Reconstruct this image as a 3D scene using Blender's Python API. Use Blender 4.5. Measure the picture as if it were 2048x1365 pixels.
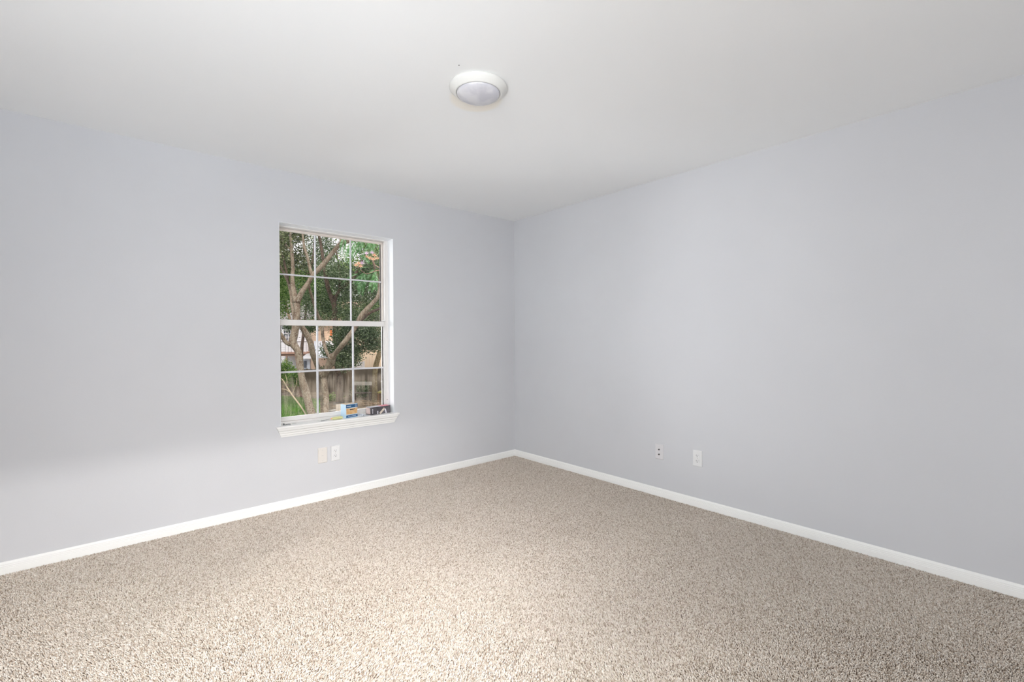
import bpy, math, random
import numpy as np
from mathutils import Vector, Matrix
C = bpy.context.scene.collection
for o in list(bpy.data.objects): bpy.data.objects.remove(o)
PI = math.pi
# ------------------------------------------------------------------ camera
FPX, YAW, PITCH, ROLL = 920.91, 0.72406, -0.0071533, -0.0047389
CAM = Vector((-3.1936, -3.57224, 1.23057))
Fv = Vector((math.sin(YAW)*math.cos(PITCH), math.cos(YAW)*math.cos(PITCH), math.sin(PITCH)))
R0 = Fv.cross(Vector((0, 0, 1))).normalized(); U0 = R0.cross(Fv)
Rv = math.cos(ROLL)*R0 + math.sin(ROLL)*U0
Uv = -math.sin(ROLL)*R0 + math.cos(ROLL)*U0
cam = bpy.data.cameras.new('camera'); co = bpy.data.objects.new('camera', cam); C.objects.link(co)
cam.sensor_width = 36; cam.lens = FPX/2048*36; cam.clip_start = .05; cam.clip_end = 400
M4 = Matrix((Rv, Uv, -Fv)).transposed().to_4x4(); M4.translation = CAM
co.matrix_world = M4
S = bpy.context.scene; S.camera = co
S.view_settings.view_transform = 'Standard'; S.view_settings.look = 'None'
S.view_settings.exposure = 0.0; S.view_settings.gamma = 1; S.view_settings.use_curve_mapping = False
try:
    S.cycles.max_bounces = 14; S.cycles.diffuse_bounces = 8; S.cycles.transparent_max_bounces = 24
except Exception: pass

def at(px, py, D):
    """real place seen at a picture position, D metres in front of the lens plane"""
    return CAM + D*(Fv + Rv*((px-1024)/FPX) + Uv*((682.5-py)/FPX))

# ------------------------------------------------------------------ sky, sun, fill lamps
w = bpy.data.worlds.new('world'); S.world = w; w.use_nodes = True
nt = w.node_tree; bg = nt.nodes['Background']
tc = nt.nodes.new('ShaderNodeTexCoord'); sx = nt.nodes.new('ShaderNodeSeparateXYZ')
cr = nt.nodes.new('ShaderNodeValToRGB')
nt.links.new(tc.outputs['Generated'], sx.inputs[0]); nt.links.new(sx.outputs['Z'], cr.inputs[0])
nt.links.new(cr.outputs[0], bg.inputs[0])
cr.color_ramp.elements[0].position = 0; cr.color_ramp.elements[0].color = (1.0, .93, .90, 1)
cr.color_ramp.elements[1].position = .6; cr.color_ramp.elements[1].color = (.80, .88, 1.0, 1)
bg.inputs[1].default_value = 1.35

def lamp(name, kind, loc, direction, energy, color, **kw):
    l = bpy.data.lights.new(name, kind); l.energy = energy; l.color = color
    for k, v in kw.items(): setattr(l, k, v)
    o = bpy.data.objects.new(name, l); C.objects.link(o); o.location = loc
    o.rotation_euler = Vector(direction).to_track_quat('-Z', 'Y').to_euler()
    return o
lamp('sun', 'SUN', (0, -20, 20), (.25, .57, -.82), 2.6, (1, .88, .76), angle=.06)
# unseen fill lamps added at back window and side wall, one for low glow
COOL = (.93, .962, .99); WARM = (1, .975, .955)
lamp('fill_back_window', 'AREA', (-3.2, -4.66, 1.33), (.25, 1, .15), 6, COOL, shape='RECTANGLE', size=1.5, size_y=1.40)
lamp('fill_back_head', 'AREA', (-3.3, -4.66, 1.9), (.22, 1, -.50), 9.0, WARM, shape='RECTANGLE', size=1.2, size_y=.3, spread=1.0)
lamp('fill_back_side', 'AREA', (-2.8, -4.66, 1.9), (.35, 1, -.75), 4.6, WARM, shape='RECTANGLE', size=1.2, size_y=.3, spread=.9)
lamp('fill_back_low', 'AREA', (-3.2, -4.66, 1.0), (.32, 1, .30), 2.3, COOL, shape='RECTANGLE', size=1.3, size_y=.6, spread=.8)
lamp('fill_back_low_left', 'AREA', (-3.2, -4.66, 1.0), (-.02, 1, .38), 2.8, (.84, .92, 1), shape='RECTANGLE', size=1.3, size_y=.6, spread=.8)
lamp('fill_entry_side', 'AREA', (-4.30, -3.15, 1.2), (1, .12, .14), 96, COOL, shape='RECTANGLE', size=2.4, size_y=1.9)
lamp('fill_entry_corner', 'AREA', (-4.30, -3.2, 1.4), (1, .62, .03), 8.5, COOL, shape='RECTANGLE', size=.8, size_y=1.2, spread=1.0)
lamp('low_sky_glow', 'AREA', (-3.6, -8.0, 3.06), (.06, 1, -.318), 165, (1, .97, .95), shape='RECTANGLE', size=1.0, size_y=.10)
# unseen fill lamps added outside the left window to brighten sill and room
lamp('fill_outside_left', 'AREA', (-3.9, 2.4, 1.4), (1, -1, 0), 110, COOL, shape='RECTANGLE', size=1.6, size_y=1.6)
lamp('fill_outside_low', 'AREA', (-3.3, 2.2, -.6), (.8, -1, .75), 85, COOL, shape='RECTANGLE', size=1.6, size_y=1.2)
lamp('fill_above_window', 'AREA', (-1.81, .75, 2.75), (0, -.3, -1), 240, (.93, .97, 1), shape='RECTANGLE', size=1.2, size_y=.5)

# ------------------------------------------------------------------ material helpers
def mat(name, col=(.8, .8, .8), rough=.5, metal=0, spec=.5, **kw):
    m = bpy.data.materials.new(name); m.use_nodes = True
    b = m.node_tree.nodes['Principled BSDF']
    b.inputs['Base Color'].default_value = (*col, 1); b.inputs['Roughness'].default_value = rough
    b.inputs['Metallic'].default_value = metal; b.inputs['Specular IOR Level'].default_value = spec
    for k, v in kw.items(): b.inputs[k].default_value = v
    return m
def N(m, t, **kw):
    n = m.node_tree.nodes.new(t)
    for k, v in kw.items():
        if k in n.inputs: n.inputs[k].default_value = v
        else: setattr(n, k, v)
    return n
def noisy(m, c1, c2, scale=5, detail=4, lo=.35, hi=.65, stretch=(1, 1, 1), coord='Object', bump=0, bscale=None, dist=.01):
    t = m.node_tree; b = t.nodes['Principled BSDF']
    tc = N(m, 'ShaderNodeTexCoord'); mp = N(m, 'ShaderNodeMapping'); mp.inputs['Scale'].default_value = stretch
    t.links.new(tc.outputs[coord], mp.inputs[0])
    n = N(m, 'ShaderNodeTexNoise', Scale=scale, Detail=detail); t.links.new(mp.outputs[0], n.inputs['Vector'])
    r = N(m, 'ShaderNodeValToRGB'); r.color_ramp.elements[0].position = lo; r.color_ramp.elements[1].position = hi
    r.color_ramp.elements[0].color = (*c1, 1); r.color_ramp.elements[1].color = (*c2, 1)
    t.links.new(n.outputs['Fac'], r.inputs[0]); t.links.new(r.outputs[0], b.inputs['Base Color'])
    if bump:
        n2 = N(m, 'ShaderNodeTexNoise', Scale=bscale or scale, Detail=6); t.links.new(mp.outputs[0], n2.inputs['Vector'])
        bp = N(m, 'ShaderNodeBump', Strength=bump, Distance=dist); t.links.new(n2.outputs['Fac'], bp.inputs['Height'])
        t.links.new(bp.outputs[0], b.inputs['Normal'])
    return m
def island(m, cols):
    t = m.node_tree; b = t.nodes['Principled BSDF']
    g = N(m, 'ShaderNodeNewGeometry'); r = N(m, 'ShaderNodeValToRGB')
    els = r.color_ramp.elements
    els[0].color = (*cols[0], 1); els[1].color = (*cols[-1], 1)
    for i, c in enumerate(cols[1:-1]):
        e = els.new((i+1)/(len(cols)-1)); e.color = (*c, 1)
    t.links.new(g.outputs['Random Per Island'], r.inputs[0]); t.links.new(r.outputs[0], b.inputs['Base Color'])
    return m
def leafmat(name, cols, trans=.35):
    m = mat(name, rough=.6, spec=0); island(m, cols)
    t = m.node_tree; b = t.nodes['Principled BSDF']; out = t.nodes['Material Output']
    tr = N(m, 'ShaderNodeBsdfTranslucent'); mx = N(m, 'ShaderNodeMixShader'); mx.inputs[0].default_value = trans
    src = b.inputs['Base Color'].links[0].from_socket
    t.links.new(src, tr.inputs[0]); t.links.new(b.outputs[0], mx.inputs[1]); t.links.new(tr.outputs[0], mx.inputs[2])
    t.links.new(mx.outputs[0], out.inputs[0]); return m

M = {}
M['wall'] = noisy(mat('wall_paint', rough=.75, spec=.25), (.578, .583, .603), (.596, .601, .621), 1.3, 3, bump=.12, bscale=140, dist=.002)
M['ceil'] = noisy(mat('ceiling_paint', rough=.85, spec=.15), (.88, .888, .888), (.895, .902, .902), 1.0, 3, bump=.10, bscale=110, dist=.002)
M['trim'] = mat('white_trim_paint', (.86, .86, .84), .35)
M['reveal'] = mat('window_reveal_paint', (.86, .88, .90), .5)
M['vinyl'] = mat('white_vinyl', (.74, .72, .70), .35)
M['grid'] = mat('window_grid_vinyl', (.62, .62, .64), .4)
M['dark'] = mat('dark_gasket', (.07, .06, .055), .6)
M['plate'] = mat('white_plastic', (.73, .73, .73), .3)
M['plate_beige'] = mat('almond_plastic', (.70, .665, .625), .3)
M['plate_grey'] = mat('grey_white_plastic', (.67, .655, .665), .35)
M['slot'] = mat('slot_black', (.03, .03, .03), .5)
M['screw'] = mat('screw_paint', (.60, .59, .57), .35, .3)
M['steel'] = mat('steel', (.55, .55, .55), .3, 1)

# ------------------------------------------------------------------ mesh helpers
class MB:
    def __init__(s): s.v = []; s.f = []; s.mi = []; s.m = 0
    def add(s, vs, fs, m=None):
        k = len(s.v); s.v += [tuple(v) for v in vs]; s.f += [tuple(i+k for i in f) for f in fs]
        s.mi += [s.m if m is None else m]*len(fs)
    def box(s, a, b, m=None):
        x0, y0, z0 = a; x1, y1, z1 = b
        s.add([(x0,y0,z0),(x1,y0,z0),(x1,y1,z0),(x0,y1,z0),(x0,y0,z1),(x1,y0,z1),(x1,y1,z1),(x0,y1,z1)],
              [(0,3,2,1),(4,5,6,7),(0,1,5,4),(1,2,6,5),(2,3,7,6),(3,0,4,7)], m)
    def prism(s, prof, fn, t0, t1, m=None, fn1=None):
        """profile of (u, w) pairs swept from t0 to t1; fn(u, w, t) gives the point"""
        n = len(prof); fn1 = fn1 or fn
        s.add([fn(u, w_, t0) for u, w_ in prof] + [fn1(u, w_, t1) for u, w_ in prof],
              [tuple(range(n))[::-1], tuple(range(n, 2*n))] + [(i, (i+1) % n, n+(i+1) % n, n+i) for i in range(n)], m)
    def cyl(s, c, axis, r, h, n=20, r2=None, m=None):
        a = Vector(axis).normalized(); u = a.orthogonal().normalized(); w_ = a.cross(u); c = Vector(c); r2 = r if r2 is None else r2
        vs = [c+(u*math.cos(2*PI*i/n)+w_*math.sin(2*PI*i/n))*r for i in range(n)] + [c+a*h+(u*math.cos(2*PI*i/n)+w_*math.sin(2*PI*i/n))*r2 for i in range(n)]
        s.add(vs, [tuple(range(n))[::-1], tuple(range(n, 2*n))]+[(i, (i+1) % n, n+(i+1) % n, n+i) for i in range(n)], m)
    def lathe(s, c, prof, n=64, m=None, closed=False):
        cx, cy, cz = c; k = len(prof); vs = []; fs = []
        for r, z in prof:
            vs += [(cx+r*math.cos(2*PI*i/n), cy+r*math.sin(2*PI*i/n), cz+z) for i in range(n)]
        rng = k if closed else k-1
        for j in range(rng):
            j2 = (j+1) % k
            fs += [(j*n+i, j*n+(i+1) % n, j2*n+(i+1) % n, j2*n+i) for i in range(n)]
        s.add(vs, fs, m)
    def tube(s, pts, rad, n=10, m=None, rough=0, seed=0, sub=4):
        pts = [Vector(p) for p in pts]; rn = random.Random(seed)
        if len(pts) > 2 and sub > 1:
            P = [2*pts[0]-pts[1]] + pts + [2*pts[-1]-pts[-2]]; R_ = [rad[0]]+list(rad)+[rad[-1]]; q = []; rr = []
            for i in range(1, len(P)-2):
                for j in range(sub):
                    t = j/sub
                    q.append(.5*((2*P[i])+(P[i+1]-P[i-1])*t+(2*P[i-1]-5*P[i]+4*P[i+1]-P[i+2])*t*t+(3*P[i]-P[i-1]-3*P[i+1]+P[i+2])*t**3))
                    rr.append(R_[i]*(1-t)+R_[i+1]*t)
            q.append(pts[-1]); rr.append(rad[-1]); pts, rad = q, rr
        prev = None; vs = []
        ph = [rn.random()*6 for _ in range(3)]
        for i, p in enumerate(pts):
            d = (pts[min(i+1, len(pts)-1)]-pts[max(i-1, 0)]).normalized()
            u = d.orthogonal().normalized() if prev is None else (prev-d*prev.dot(d)).normalized()
            prev = u; w_ = d.cross(u)
            for k in range(n):
                a = 2*PI*k/n; r = rad[i]*(1+rough*(math.sin(2*a+ph[0]+i*.5)*.6+math.sin(3*a+ph[1]-i*.8)*.4+(rn.random()-.5)*.5))
                vs.append(p+(u*math.cos(a)+w_*math.sin(a))*r)
        L = len(pts); fs = [(i*n+k, i*n+(k+1) % n, (i+1)*n+(k+1) % n, (i+1)*n+k) for i in range(L-1) for k in range(n)]
        fs += [tuple(range(n))[::-1], tuple(range((L-1)*n, L*n))]
        s.add(vs, fs, m)
    def build(s, name, mats, parent=None, smooth=False, bevel=0, seg=2):
        me = bpy.data.meshes.new(name); me.from_pydata([tuple(v) for v in s.v], [], s.f)
        for mm in (mats if isinstance(mats, (list, tuple)) else [mats]): me.materials.append(mm)
        me.polygons.foreach_set('material_index', s.mi)
        me.validate(); me.update()
        o = bpy.data.objects.new(name, me); C.objects.link(o)
        if smooth:
            me.polygons.foreach_set('use_smooth', [True]*len(me.polygons))
        if bevel:
            b = o.modifiers.new('bevel', 'BEVEL'); b.width = bevel; b.segments = seg; b.limit_method = 'ANGLE'; b.harden_normals = False
        if parent:
            o.parent = parent; o.matrix_parent_inverse = Matrix.Identity(4)
            me.transform(parent.matrix_world.inverted()) if False else None
            o.location = -Vector(parent.location) if parent.rotation_euler.z == 0 and parent.get('abs') else o.location
        return o
def thing(name, label, cat, loc=(0, 0, 0), rz=0, group=None, absolute=False):
    """Empty at the base; with absolute=True its parts are written in world coordinates"""
    o = bpy.data.objects.new(name, None); C.objects.link(o); o.location = loc; o.rotation_euler = (0, 0, rz)
    o.empty_display_size = .05
    if label: o['label'] = label
    if cat: o['category'] = cat
    if group: o['group'] = group
    if absolute: ABS[o.name] = True
    return o
ABS = {}
def part(mb, name, mats, parent, smooth=False, bevel=0, seg=2):
    o = mb.build(name, mats, None, smooth, bevel, seg); o.parent = parent
    root = parent
    off = Vector((0, 0, 0)); q = parent; isabs = False
    while q:
        off += q.location; isabs = isabs or q.name in ABS; q = q.parent
    if isabs: o.location = -off
    return o
def tag(o, label=None, cat=None, group=None, kind=None):
    for k, v in (('label', label), ('category', cat), ('group', group), ('kind', kind)):
        if v: o[k] = v
    return o
def struct(o): o['kind'] = 'structure'; return o
def shell(o, label, cat): return tag(o, label, cat, kind='structure')
def fastmesh(name, verts, faces_n, idx, mats, parent=None):
    me = bpy.data.meshes.new(name); nv = len(verts); nf = len(idx)//faces_n
    me.vertices.add(nv); me.vertices.foreach_set('co', np.asarray(verts, dtype=np.float32).ravel())
    me.loops.add(len(idx)); me.loops.foreach_set('vertex_index', np.asarray(idx, dtype=np.int32))
    me.polygons.add(nf); me.polygons.foreach_set('loop_start', np.arange(0, len(idx), faces_n, dtype=np.int32))
    me.polygons.foreach_set('loop_total', np.full(nf, faces_n, dtype=np.int32))
    me.materials.append(mats); me.update(calc_edges=True)
    o = bpy.data.objects.new(name, me); C.objects.link(o)
    if parent:
        o.parent = parent; off = Vector((0, 0, 0)); q = parent; isabs = False
        while q:
            off += q.location; isabs = isabs or q.name in ABS; q = q.parent
        if isabs: o.location = -off
    return o

# ------------------------------------------------------------------ room shell
XL, YB, H = -4.35, -4.70, 2.44         # room: x from XL to 0, y from YB to 0
WX0, WX1, WZ0, WZ1 = -2.254, -1.368, .600, 2.068
T = .20
b = MB()
b.box((XL-T, 0, -.3), (WX0, T, H+.1)); b.box((WX1, 0, -.3), (T, T, H+.1))
b.box((WX0, 0, -.3), (WX1, T, WZ0)); b.box((WX0, 0, WZ1), (WX1, T, H+.1))
shell(b.build('wall_left', M['wall']), 'pale blue-grey painted wall with the window in it', 'wall')
b = MB(); b.box((0, YB-T, -.3), (T, 0, H+.1)); shell(b.build('wall_right', M['wall']), 'pale grey painted blank wall on the right', 'wall')
b = MB(); BX0, BX1 = -4.0, -2.55
b.box((XL-T, YB-T, -.3), (BX0, YB, H+.1)); b.box((BX1, YB-T, -.3), (0, YB, H+.1)); b.box((BX0, YB-T, -.3), (BX1, YB, .6)); b.box((BX0, YB-T, 2.07), (BX1, YB, H+.1))
b.box((XL-1, YB-T-1.35, 2.75), (1, YB-T, 2.85))  # unseen eave added to keep the sun out of the back opening
shell(b.build('wall_back', M['wall']), 'pale grey wall behind the viewer', 'wall')
b = MB(); b.box((XL-T, YB, -.3), (XL, 0, H+.1)); shell(b.build('wall_entry', M['wall']), 'pale grey wall on the entry side', 'wall')
b = MB(); b.box((XL, YB, -.3), (0, 0, 0))
M['backing'] = mat('carpet_backing', (.20, .155, .12), .95, spec=.05)
shell(b.build('floor', M['backing']), 'floor under the beige carpet', 'floor')
# ceiling
cm = M['ceil']
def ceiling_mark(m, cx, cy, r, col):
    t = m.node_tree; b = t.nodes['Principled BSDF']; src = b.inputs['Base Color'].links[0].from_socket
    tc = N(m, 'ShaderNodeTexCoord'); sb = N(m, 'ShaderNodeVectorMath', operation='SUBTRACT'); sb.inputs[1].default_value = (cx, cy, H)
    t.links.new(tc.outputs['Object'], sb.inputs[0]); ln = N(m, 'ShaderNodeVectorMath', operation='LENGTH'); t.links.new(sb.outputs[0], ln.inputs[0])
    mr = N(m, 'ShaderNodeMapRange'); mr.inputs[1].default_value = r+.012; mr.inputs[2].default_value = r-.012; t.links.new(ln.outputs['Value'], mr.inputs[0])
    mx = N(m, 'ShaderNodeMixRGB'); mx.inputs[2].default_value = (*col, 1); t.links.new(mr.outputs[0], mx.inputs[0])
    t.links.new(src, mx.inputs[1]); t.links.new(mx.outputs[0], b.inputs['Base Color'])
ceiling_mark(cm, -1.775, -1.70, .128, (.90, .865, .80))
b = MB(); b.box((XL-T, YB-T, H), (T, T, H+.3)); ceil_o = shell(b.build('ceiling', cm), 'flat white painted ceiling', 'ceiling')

# baseboards: stepped colonial profile (depth from wall, height)
BP = [(0, 0), (.015, 0), (.015, .032), (.0135, .034), (.0135, .0395), (.012, .041), (.012, .0475), (.0095, .050), (.0095, .056), (.006, .061), (.003, .0655), (0, .0665)]
b = MB(); b.prism(BP, lambda u, z, t: (t, -u, z), XL, 0, fn1=lambda u, z, t: (t-u, -u, z))
shell(b.build('baseboard_left', M['trim']), 'white baseboard along the window wall', 'baseboard')
b = MB(); b.prism(BP, lambda u, z, t: (-u, t-u, z), 0, YB, fn1=lambda u, z, t: (-u, t, z))
shell(b.build('baseboard_right', M['trim']), 'white baseboard along the blank right wall', 'baseboard')

# ------------------------------------------------------------------ carpet pile: one tuft per few millimetres
def carpet(near=True):
    rs = np.random.RandomState(3 if near else 4)
    sp = .0052 if near else .0088
    xs = np.arange(XL+.01, -.016, sp); ys = np.arange(YB+.01, -.016, sp)
    X, Y = np.meshgrid(xs, ys); X = X.ravel(); Y = Y.ravel()
    # keep only what lies in front of the viewer
    d = (X-CAM.x)*Fv.x+(Y-CAM.y)*Fv.y; k = (d > 1.1) & (X > -4.0) & (Y > -4.1); k = k if near else ~k
    X = X[k]; Y = Y[k]; n = len(X)
    X = X+rs.uniform(-.5, .5, n)*sp; Y = Y+rs.uniform(-.5, .5, n)*sp
    # pile direction wanders slowly across the room (footprints and vacuum strokes)
    lx = .5*np.sin(X*2.1+1.3*np.sin(Y*1.7))+.35*np.sin(Y*3.9+X*1.1)+.2*np.sin(X*9+Y*4)
    ly = .5*np.cos(Y*2.3+1.1*np.sin(X*1.9))+.35*np.sin(X*4.1-Y*1.3)+.2*np.sin(Y*8-X*5)
    a = rs.uniform(0, 2*PI, n); h = rs.uniform(.006, .010, n); r = rs.uniform(.0023, .0038, n)*(sp/.0052)
    tx = X+lx*.0045+rs.normal(0, .0022, n); ty = Y+ly*.0045+rs.normal(0, .0022, n)
    V = np.zeros((n, 7, 3), np.float32)
    for i in range(3):
        th = a+i*2*PI/3
        V[:, i, 0] = X+np.cos(th)*r; V[:, i, 1] = Y+np.sin(th)*r; V[:, i, 2] = .0005
        V[:, 3+i, 0] = tx*.6+X*.4+np.cos(th+.5)*r*.85; V[:, 3+i, 1] = ty*.6+Y*.4+np.sin(th+.5)*r*.85; V[:, 3+i, 2] = h*.72
    V[:, 6, 0] = tx; V[:, 6, 1] = ty; V[:, 6, 2] = h
    V[:, :, 0] = np.minimum(V[:, :, 0], -.0155); V[:, :, 1] = np.minimum(V[:, :, 1], -.0155)
    base = (np.arange(n)*7)[:, None]
    tri = []
    for i in range(3):
        j = (i+1) % 3
        tri += [i, j, 3+j, i, 3+j, 3+i, 3+i, 3+j, 6]
    idx = (base+np.array(tri)[None, :]).ravel()
    return V.reshape(-1, 3), idx
def carpet_pile():
    va, ia = carpet(True); vb, ib = carpet(False); V = np.concatenate([va, vb]); idx = np.concatenate([ia, ib+len(va)])
    m = mat('carpet_yarn', rough=.95, spec=.05); island(m, [(.42, .335, .255), (.71, .62, .53), (.79, .715, .63), (.92, .86, .79)])
    o = fastmesh('carpet_pile', V, 3, idx, m)
    o.data.polygons.foreach_set('use_smooth', np.ones(len(o.data.polygons), bool))
    return tag(o, 'beige flecked cut pile carpet covering the whole floor', 'carpet', kind='stuff')
carpet_pile()

# ------------------------------------------------------------------ window
win = thing('window_1', 'white double-hung window with grid panes in the left wall', 'window', (-1.811, .1, .60), absolute=True); win['kind'] = 'structure'
# painted reveal lining
b = MB(); e = .0015
b.box((WX0, .0, WZ0), (WX0+e, .10, WZ1)); b.box((WX1-e, .0, WZ0), (WX1, .10, WZ1)); b.box((WX0, 0, WZ1-e), (WX1, .10, WZ1))
part(b, 'reveal', M['reveal'], win)
# outer frame with side tracks
b = MB()
fw = .022
b.box((WX0, .095, WZ0), (WX0+fw, .185, WZ1)); b.box((WX1-fw, .095, WZ0), (WX1, .185, WZ1))
b.box((WX0+fw, .095, WZ1-.009), (WX1-fw, .185, WZ1)); b.box((WX0+fw, .095, WZ0), (WX1-fw, .19, WZ0+.016))
b.box((WX1-fw-.006, .097, WZ0+.016), (WX1-fw, .104, WZ1-.009)); b.box((WX0+fw, .097, WZ0+.016), (WX0+fw+.006, .104, WZ1-.009))
part(b, 'window_frame', M['vinyl'], win, bevel=.0015)
GX0, GX1 = -2.221, -1.401
def sash(name, y0, y1, z0, z1, gz0, gz1, mun_z, mw, matr, pane_mat):
    sx0, sx1 = WX0+fw+.001, WX1-fw-.001
    b = MB()
    b.box((sx0, y0, z0), (GX0, y1, z1)); b.box((GX1, y0, z0), (sx1, y1, z1))
    b.box((GX0, y0, z0), (GX1, y1, gz0)); b.box((GX0, y0, gz1), (GX1, y1, z1))
    s = part(b, name, matr, win, bevel=.002)
    ym = (y0+y1)/2
    g = MB()
    for k in (1, 2):
        x = -2.2375+k*.284
        g.box((x-mw/2, ym-.006, gz0), (x+mw/2, ym+.004, gz1))
    g.box((GX0, ym-.0055, mun_z-mw/2), (GX1, ym+.0035, mun_z+mw/2))
    part(g, 'grid', M['grid'], s, bevel=.001)
    p = MB(); p.box((GX0, ym+.0045, gz0), (GX1, ym+.0075, gz1)); part(p, 'glass_pane', pane_mat, s)
    q = MB(); q.box((GX1-.009, ym+.008, gz0), (GX1, ym+.012, gz1)); q.box((GX0, ym+.008, gz0), (GX0+.009, ym+.012, gz1))
    part(q, 'dark_edge_seal', M['dark'], s)
    return s
def glass(name, dirty=False):
    m = bpy.data.materials.new(name); m.use_nodes = True; t = m.node_tree
    t.nodes.remove(t.nodes['Principled BSDF']); out = t.nodes['Material Output']
    tr = N(m, 'ShaderNodeBsdfTransparent'); gl = N(m, 'ShaderNodeBsdfGlossy', Roughness=.02); mx = N(m, 'ShaderNodeMixShader')
    fr = N(m, 'ShaderNodeFresnel', IOR=1.35); t.links.new(fr.outputs[0], mx.inputs[0])
    t.links.new(tr.outputs[0], mx.inputs[1]); t.links.new(gl.outputs[0], mx.inputs[2])
    last = mx
    if dirty:
        tc = N(m, 'ShaderNodeTexCoord'); mp = N(m, 'ShaderNodeMapping'); mp.inputs['Scale'].default_value = (60, 60, 5)
        t.links.new(tc.outputs['Object'], mp.inputs[0])
        n = N(m, 'ShaderNodeTexNoise', Scale=1, Detail=3); t.links.new(mp.outputs[0], n.inputs['Vector'])
        n2 = N(m, 'ShaderNodeTexNoise', Scale=7, Detail=2); t.links.new(tc.outputs['Object'], n2.inputs['Vector'])
        sp = N(m, 'ShaderNodeSeparateXYZ'); t.links.new(tc.outputs['Object'], sp.inputs[0])
        mr = N(m, 'ShaderNodeMapRange'); mr.inputs[1].default_value = .99; mr.inputs[2].default_value = .90
        mr.inputs[3].default_value = 0; mr.inputs[4].default_value = 1
        t.links.new(sp.outputs['Z'], mr.inputs[0])
        mu = N(m, 'ShaderNodeMath', operation='MULTIPLY'); t.links.new(n.outputs['Fac'], mu.inputs[0]); t.links.new(n2.outputs['Fac'], mu.inputs[1])
        mu2 = N(m, 'ShaderNodeMath', operation='MULTIPLY'); t.links.new(mu.outputs[0], mu2.inputs[0]); t.links.new(mr.outputs[0], mu2.inputs[1])
        mr2 = N(m, 'ShaderNodeMapRange'); mr2.inputs[1].default_value = .16; mr2.inputs[2].default_value = .42; mr2.inputs[4].default_value = .20
        t.links.new(mu2.outputs[0], mr2.inputs[0])
        df = N(m, 'ShaderNodeBsdfTranslucent'); df.inputs[0].default_value = (.34, .28, .22, 1)
        mx2 = N(m, 'ShaderNodeMixShader'); t.links.new(mr2.outputs[0], mx2.inputs[0])
        t.links.new(mx.outputs[0], mx2.inputs[1]); t.links.new(df.outputs[0], mx2.inputs[2]); last = mx2
    t.links.new(last.outputs[0], out.inputs[0]); return m
M['vinyl_warm'] = mat('weathered_vinyl', (.72, .66, .60), .4)
s_up = sash('upper_sash', .145, .172, 1.335, WZ1-.010, 1.372, 2.042, 1.716, .0115, M['vinyl_warm'], glass('window_glass'))
s_lo = sash('lower_sash', .107, .138, .6165, 1.374, .645, 1.331, .981, .014, M['vinyl'], glass('streaked_window_glass', True))
b = MB(); b.box((-1.413, .098, 1.376), (-1.398, .125, 1.384)); part(b, 'tilt_latch', M['plate'], s_lo, bevel=.001)
b = MB(); b.cyl((-1.384, .0945, 1.235), (0, 1, 0), .006, -.003, 14); part(b, 'plug_cap', M['plate'], win)
b = MB(); b.cyl((-1.384, .0945, .705), (0, 1, 0), .003, -.004, 10); part(b, 'frame_screw', M['dark'], win)
# stool and mitred crown apron
sill = MB(); ov = .033
sill.box((WX0+.0, -.001, .586), (WX1-.0, .095, .603)); sill.box((WX0-ov, -.036, .588), (WX1+ov, .0, .603))
st = part(sill, 'sill_board', M['trim'], win, bevel=.003)
AP = [(0, .522), (.006, .522), (.008, .533), (.012, .537), (.013, .548), (.019, .554), (.021, .566), (.029, .573), (.032, .588), (0, .588)]
b = MB(); n = len(AP)
def apx(u, z, t):
    g = .0+(z-.522)/.066*.029
    return (WX0-g+.002, -u, z) if t == 0 else (WX1+g-.002, -u, z)
b.prism(AP, apx, 0, 1); part(b, 'apron', M['trim'], win)

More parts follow.
